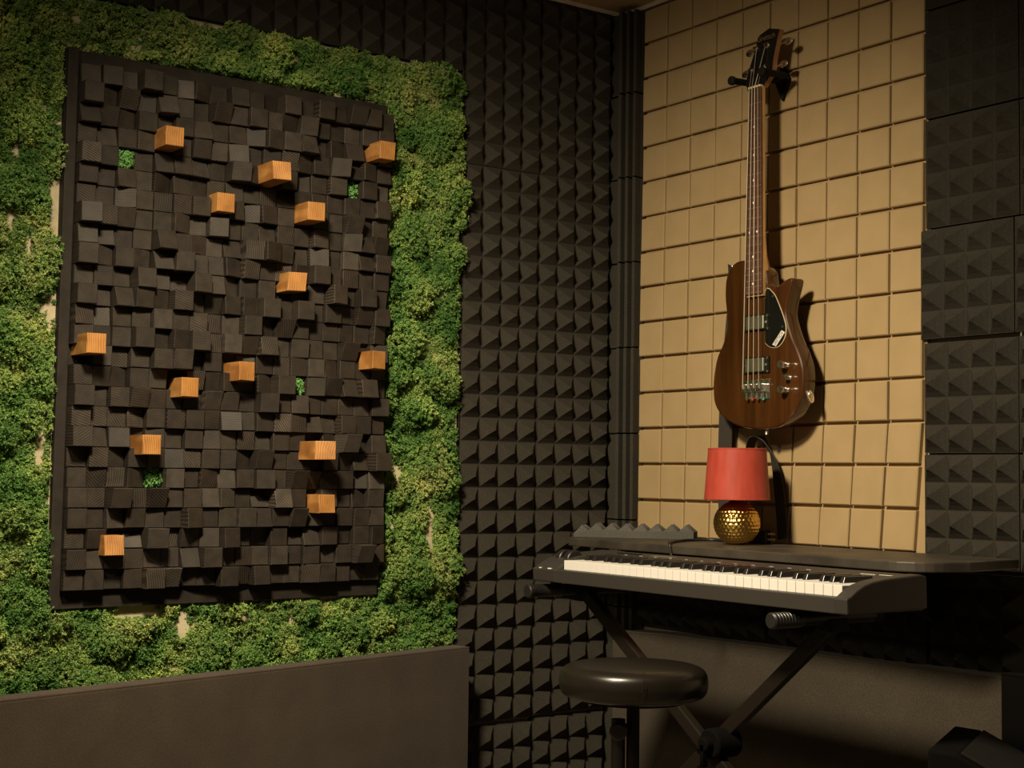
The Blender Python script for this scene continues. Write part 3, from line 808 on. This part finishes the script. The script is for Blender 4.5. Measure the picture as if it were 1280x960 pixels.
# jack plate on the rim
k = MB(); Mx = Matrix.Translation(bl(-.0975, -.8455, 1.1480)) @ Matrix.Rotation(math.radians(-20), 4, 'X') @ Matrix.Rotation(PI/2, 4, 'X')
k.lathe([(.0005, -.001), (.0185, -.001), (.0185, .0012), (.016, .0022), (.0072, .0022), (.0072, .0050), (.0045, .0050), (.0040, .0005), (.0005, .0005)], 28, Mx @ Matrix.Diagonal((.72, 1.25, 1, 1))); k.build('jack_plate', M['chrome'], bass)
k = MB(); k.cyl(bl(-.0970, -.700, 1.066), bl(-.0970, -.700, 1.052), .0045, 12, .0065); k.build('strap_button', M['chrome'], bass)
k = MB(); k.cyl(bl(-.0970, -.583, 1.477), bl(-.0970, -.575, 1.490), .0045, 12, .0065); k.build('strap_button', M['chrome'], bass)

# strap
def ribbon(k, ctrl, width, th=.0022):
    """ctrl: list of (point, width direction)"""
    P = smooth_path([c_[0] for c_ in ctrl], 10); W = smooth_path([c_[1] for c_ in ctrl], 10)
    vs = []; fs = []
    for i, (p, w) in enumerate(zip(P, W)):
        t = (P[min(i+1, len(P)-1)] - P[max(i-1, 0)]).normalized(); w = (w - t*w.dot(t)).normalized(); nn = t.cross(w)
        for a, b_ in ((-1, -1), (1, -1), (1, 1), (-1, 1)): vs.append(p + w*a*width/2 + nn*b_*th/2)
    for i in range(len(P)-1):
        for e in range(4): fs.append((i*4+e, i*4+(e+1) % 4, i*4+4+(e+1) % 4, i*4+4+e))
    fs += [(0, 1, 2, 3), tuple(len(vs)-4+i for i in range(4))]
    k.add(vs, fs)
st = empty('guitar_strap', (-.05, -.6, SH), label='black woven guitar strap hanging behind the bass and looping behind the lamp', cat='strap')
def sl(x, y, z): return Vector((x+.05, y+.6, z-SH))
k = MB(); Yd = Vector((0, 1, 0))
ribbon(k, [(sl(-.092, -.568, 1.493), Vector((.2, 1, .6))), (sl(-.069, -.557, 1.440), Yd), (sl(-.064, -.538, 1.32), Yd), (sl(-.060, -.518, 1.18), Yd), (sl(-.052, -.502, 1.04), Yd), (sl(-.048, -.497, .90), Yd), (sl(-.050, -.505, .84), Yd), (sl(-.062, -.522, .800), Yd), (sl(-.075, -.540, SH+.004), Yd)], .050)
k.build('strap_webbing', M['strap'], st)
k = MB()
w1 = Vector((1, .25, 0)); w2 = Vector((.35, 1, 0))
ribbon(k, [(sl(-.060, -.575, SH+.006), Yd), (sl(-.054, -.586, .90), Vector((.7, .7, 0))), (sl(-.055, -.596, 1.000), w1), (sl(-.062, -.612, 1.038), w1), (sl(-.066, -.637, 1.0485), w1), (sl(-.062, -.662, 1.032), Vector((.9, .6, 0))), (sl(-.052, -.680, .985), Vector((.45, .9, 0))), (sl(-.046, -.692, .92), Vector((.15, 1, 0))), (sl(-.044, -.706, SH+.012), Vector((.1, 1, 0)))], .038)
k.build('strap_end', M['strap'], st)
# hanger
hg = empty('guitar_hanger', (-.024, -.688, 1.97), label='black forked wall hanger holding the bass headstock', cat='hanger')
k = MB(); k.prism([(0, .045), (.026, 0), (0, -.055), (-.026, 0)], lambda u, v, d: (d, u, v), -.012, .0); k.build('wall_plate', M['matt'], hg, .003)
k = MB(); k.cyl((-.01, 0, .0), (-.050, 0, -.004), .010, 14); k.build('stem', M['matt'], hg)
k = MB(); k.tube([(-.056, -.052, -.006), (-.046, -.030, -.004), (-.044, 0, -.004), (-.046, .030, -.004), (-.056, .052, -.006)], .007, 10); k.build('yoke', M['matt'], hg)
for sd in (-1, 1):
    k = MB(); k.cyl((-.052, .0545*sd, -.006), (-.134, .0545*sd, -.010), .0082, 14, .0090, .002); k.cyl((-.128, .0545*sd, -.010), (-.142, .0545*sd, -.0105), .0118, 14, bev=.003)
    k.build('arm', M['matt'], hg)

# ---------------------------------------------------------------- keyboard
KX, KZ = -.700, .7475              # front edge and top of the white keys
Y0, Y1 = -.568, -1.532             # outer ends
kb = empty('midi_keyboard', (-.62, -1.05, .697), label='black keyboard with white keys on the crossed stand', cat='keyboard')
def kl(x, y, z): return (x+.62, y+1.05, z-.697)
def kmb(): return MB()
k = MB()
# tray with front lip, rear deck and two end blocks in one case
k.box((-.722, Y1+.004, .697), (-.702, Y0-.004, .7265)); k.box((-.703, Y1+.004, .697), (-.510, Y0-.004, .722))
k.prism([(-.572, .7215), (-.572, .7575), (-.520, .7635), (-.508, .7600), (-.508, .7215)], lambda u, v, d: (u, d, v), Y1+.004, Y0-.004)
k.v = [kl(*v) for v in k.v]; k.build('case', M['case'], kb, .0018)
cheek = [(-.724, .697), (-.726, .7265), (-.716, .7300), (-.700, .7400), (-.680, .7490), (-.655, .7550), (-.620, .7590), (-.560, .7622), (-.520, .7645), (-.506, .7610), (-.504, .700)]
KY0 = -.655; WK = .8425/36; KY1 = KY0 - .8425
k = MB(); k.prism(cheek, lambda u, v, d: (u, d, v), Y1, KY1-.001); k.v = [kl(*v) for v in k.v]; k.build('end_cheek', M['case'], kb, .003, 2, 50)
k = MB(); k.prism(cheek, lambda u, v, d: (u, d, v), KY0+.001, Y0); k.v = [kl(*v) for v in k.v]; cbk = k.build('control_block', M['case'], kb, .003, 2, 50)
for yy in (-.600, -.632):
    k = MB(); k.cyl((-.655, yy-.009, .745), (-.655, yy+.009, .745), .024, 28, bev=.002); k.v = [kl(*v) for v in k.v]; k.build('control_wheel', M['plastic'], cbk)
for yy, ln_ in ((-.592, .006), (-.625, .012)):
    k = MB(); k.box((-.7245, yy-ln_, .7270), (-.7190, yy, .7290)); k.v = [kl(*v) for v in k.v]; k.build('button', M['print'], cbk)
for i in range(36):
    y = KY0 - i*WK
    k = MB(); k.box((KX, y-WK+.0005, .7262), (KX+.128, y-.0005, KZ)); k.v = [kl(*v) for v in k.v]; k.build('white_key', M['ivory'], kb, .0009, 2)
for i in range(35):
    if i % 7 in (2, 6): continue
    y = KY0 - (i+1)*WK + {0: .0017, 1: -.0017, 3: .0022, 4: 0, 5: -.0022}[i % 7]
    k = MB(); a = .0056
    k.add([kl(*p) for p in ((KX+.046, y-a, KZ), (KX+.128, y-a, KZ), (KX+.128, y+a, KZ), (KX+.046, y+a, KZ), (KX+.052, y-a*.8, KZ+.0115), (KX+.128, y-a*.8, KZ+.0115), (KX+.128, y+a*.8, KZ+.0115), (KX+.052, y+a*.8, KZ+.0115))],
          [(0,3,2,1), (4,5,6,7), (0,1,5,4), (1,2,6,5), (2,3,7,6), (3,0,4,7)])
    k.build('black_key', M['ebony'], kb, .0009, 2)
def deck(x): return .7575 + (x+.572)/.052*.006
k = MB()                                       # printed marks along the deck
for i in range(12):
    yy = -.70 - i*.052; x = -.556; k.box((x-.0006, yy-rnd.uniform(.006, .013), deck(x)+.0001), (x+.0006, yy, deck(x)+.0005))
for i in range(2):
    yy = -1.413 - i*.044; q_ = yy
    for j in range(6):
        w_ = rnd.uniform(.0035, .0055); x = -.553+.003*i; k.box((x-.0028, q_-w_, deck(x)), (x+.0028, q_, deck(x)+.0007)); q_ -= w_+.0012
k.v = [kl(*v) for v in k.v]; k.build('printed_marks', M['print'], kb)
for i in range(5):
    yy = -.665-.017*i
    k = MB(); x = -.545; k.box((x-.006, yy-.011, deck(x)-.002), (x+.006, yy, deck(x)+.003)); k.v = [kl(*v) for v in k.v]; k.build('button', M['plastic'], kb, .001)
k = MB(); x = -.545; k.box((x-.009, -.86, deck(x)-.003), (x+.009, -.785, deck(x)+.0012)); k.v = [kl(*v) for v in k.v]; k.build('display_strip', M['nickel'], kb, .001)
for xx in (-.700, -.535):
    for yy in (-.62, -1.48):
        k = MB(); k.cyl((xx, yy, .6972), (xx, yy, .690), .010, 14); k.v = [kl(*v) for v in k.v]; k.build('rubber_foot', M['matt'], kb)

# ---------------------------------------------------------------- X stand
sx = empty('keyboard_stand', (-.62, -1.05, 0), label='black folding cross-legged stand under the keyboard', cat='keyboard stand')
def xl(x, y, z): return (x+.62, y+1.05, z)
RY = (-.592, -1.372); RZ = .6745
for yy in RY:
    k = MB(); k.cyl(xl(-.735, yy, RZ), xl(-.46, yy, RZ), .0135, 18); rail = k.build('support_rail', M['steel'], sx)
    k = MB(); Mx = Matrix.Translation(xl(-.758, yy, RZ)) @ Matrix.Rotation(PI/2, 4, 'Y')
    if yy == RY[0]:
        k.lathe([(.0135, 0), (.0160, .002), (.0160, .012), (.0150, .014), (.0150, .085), (.0165, .088), (.0165, .096), (.0140, .098)], 24, Mx)
    else:
        pr_ = [(.013, 0), (.0158, .003)]
        for q in range(9): pr_ += [(.0158, .005+q*.008), (.0146, .006+q*.008), (.0146, .011+q*.008), (.0158, .012+q*.008)]
        pr_ += [(.0140, .080)]; k.lathe(pr_, 28, Mx)
    k.build('rubber_grip', M['plastic'], rail)
    k = MB(); k.cyl(xl(-.474, yy, RZ), xl(-.455, yy, RZ), .0155, 20, bev=.002); k.build('end_cap', M['matt'], rail)
def leg(y0, z0, y1, z1, x, w=.030, t=.022):
    a = Vector(xl(x, y0, z0)); b_ = Vector(xl(x, y1, z1)); d = (b_-a); L = d.length; d.normalize()
    n_ = Vector((1, 0, 0)); s_ = d.cross(n_)
    k = MB(); Mx = Matrix(((s_.x, n_.x, d.x, a.x), (s_.y, n_.y, d.y, a.y), (s_.z, n_.z, d.z, a.z), (0, 0, 0, 1)))
    k.box((-w/2, -t/2, 0), (w/2, t/2, L), Mx); return k
leg(-.610, .668, -1.522, .030, -.600).build('leg', M['steel'], sx, .003)
leg(-1.372, .668, -.618, .030, -.576).build('leg', M['steel'], sx, .003)
k = MB(); k.cyl(xl(-.625, -1.062, .386), xl(-.555, -1.062, .386), .032, 28, bev=.004); k.build('clutch', M['dull'], sx)
k = MB(); k.cyl(xl(-.645, -1.062, .386), xl(-.624, -1.062, .386), .016, 20, bev=.003); k.box(xl(-.645, -1.067, .340), xl(-.632, -1.057, .386)); k.build('locking_lever', M['dull'], sx)
for yy in (-1.516, -.610):
    k = MB(); k.cyl(xl(-.74, yy, .0155), xl(-.52, yy, .0155), .013, 16); ft = k.build('foot_tube', M['steel'], sx)
    for xx in (-.74, -.52):
        k = MB(); k.cyl(xl(xx-.02, yy, .0162), xl(xx+.02, yy, .0162), .0160, 16, bev=.002); k.build('rubber_cap', M['matt'], ft)
for yy, zz in ((RY[0], RZ), (RY[1], RZ)):
    k = MB(); k.box((-.612, yy-.017, zz-.028), (-.560, yy+.017, zz-.002)); k.v = [xl(*v) for v in k.v]; k.build('rail_bracket', M['matt'], sx, .003)

# ---------------------------------------------------------------- stool
sto = empty('stool', (-.927, -1.176, 0), label='round black leather stool in front of the keyboard', cat='stool')
k = MB(); RS = .1425; sz_ = .520
k.lathe([(p.x, p.y) for p in smooth_path([(.0005, sz_+.0003, 0), (.10, sz_, 0), (.128, sz_+.003, 0), (.1385, sz_+.011, 0), (RS, sz_+.024, 0), (RS, sz_+.036, 0), (.1385, sz_+.050, 0), (.128, sz_+.0585, 0), (.110, sz_+.0625, 0), (.06, sz_+.0645, 0), (.0005, sz_+.065, 0)], 5)], 72)
seat = k.build('seat', M['leather'], sto)
k = MB()
for q in range(2):
    a = math.radians(-122+2.0*q)
    k.tube([((r_+.0006)*math.cos(a), (r_+.0006)*math.sin(a), z_) for r_, z_ in ((.128, sz_+.003), (.1385, sz_+.011), (RS, sz_+.024), (RS, sz_+.036), (.1385, sz_+.050), (.128, sz_+.0585), (.110, sz_+.0625))], .0009, 6)
k.build('seam', M['leather'], seat)
k = MB(); k.lathe([(.10, sz_-.006), (.10, sz_+.001)], 40); k.build('base_plate', M['matt'], sto)
k = MB(); k.cyl((0, 0, .06), (0, 0, sz_-.004), .0125, 18); k.build('column', M['steel'], sto)
k = MB(); k.cyl((-.020, .020, .10), (-.020, .020, .478), .0135, 18); k.build('height_post', M['case'], sto)
k = MB(); k.cyl((-.045, -.010, .460), (-.020, .016, .460), .017, 20, bev=.003); k.build('locking_knob', M['case'], sto)
for a in range(4):
    t = a*PI/2+.5
    k = MB(); k.tube([(.010*math.cos(t), .010*math.sin(t), .20), (.15*math.cos(t), .15*math.sin(t), .060), (.20*math.cos(t), .20*math.sin(t), .010)], .010, 10); lg = k.build('leg', M['steel'], sto)
    k = MB(); k.lathe([(.014, 0), (.014, .018), (.010, .022)], 14, Matrix.Translation((.20*math.cos(t), .20*math.sin(t), 0))); k.build('rubber_foot', M['matt'], lg)
k = MB(); k.cyl((0, 0, .185), (0, 0, .215), .022, 18); k.cyl((0, 0, .055), (0, 0, .09), .016, 18); k.build('leg_hub', M['matt'], sto)

# ---------------------------------------------------------------- dark things at the right edge
cb = empty('padded_end_panel', (-.112, -1.56, 0), label='narrow black upright panel at the right end of the fabric covered panel', cat='panel')
k = MB(); k.box((-.018, -.14, 0), (.018, .144, .543)); k.build('padded_front', M['dull'], cb, .006, 3)
k = MB(); k.tube([(-.0165, .140, .541), (-.0165, -.138, .541)], .003); k.build('piping', M['dull'], cb)
eq = empty('wedge_speaker', (-.30, -1.432, 0), math.atan2(-.177, -.318), label='low black wedge shaped speaker in the bottom right corner', cat='speaker')
k = MB(); k.prism([(0, 0), (0, .450), (.05, .446), (.19, .375), (.19, 0)], lambda u, v, d: (d, u, v), 0, .30)
k.build('cabinet', M['dull'], eq, .005)
k = MB(); k.prism([(.056, .4435), (.184, .3785), (.187, .3845), (.059, .4495)], lambda u, v, d: (d, u, v), .015, .285); k.build('grille', M['matt'], eq, .002)
k = MB(); k.tube([(.301, .07, .30), (.320, .06, .305), (.320, .13, .305), (.301, .12, .30)], .006, 8); k.build('handle', M['dull'], eq)

# ---------------------------------------------------------------- light
def disc_light(name, locn, aim, power, size, colr):
    l = bpy.data.lights.new(name, 'AREA'); l.shape = 'DISK'; l.size = size; l.energy = power; l.color = colr
    o = bpy.data.objects.new(name, l); o.location = locn
    o.rotation_euler = (Vector(aim)-Vector(locn)).to_track_quat('-Z', 'Y').to_euler(); link(o); return o
WARM = (1, .83, .58)
def spot(name, locn, aim, power, half, rad, colr, blend=1):
    l = bpy.data.lights.new(name, 'SPOT'); l.energy = power; l.color = colr; l.spot_size = 2*math.radians(half); l.spot_blend = blend; l.shadow_soft_size = rad
    o = bpy.data.objects.new(name, l); o.location = locn
    o.rotation_euler = (Vector(aim)-Vector(locn)).to_track_quat('-Z', 'Y').to_euler(); link(o); return o
spot('ceiling_spot_light', (-2.05, -1.45, 2.24), (-.58, -.52, .17), 345, 53, .13, WARM)
disc_light('fill_light', (-2.95, -1.75, 2.28), (-2.5, -1.5, 0), 15, .3, WARM)  # added weak fill to lift moss and dark foam faces, no known fixture
w = bpy.data.worlds.new('world'); w.use_nodes = True; S.world = w
w.node_tree.nodes['Background'].inputs[0].default_value = (.9, .8, .6, 1)
w.node_tree.nodes['Background'].inputs[1].default_value = .0
S.view_settings.view_transform = 'Standard'; S.view_settings.look = 'None'
S.view_settings.gamma = 1; S.view_settings.use_curve_mapping = False
S.view_settings.exposure = 0.12
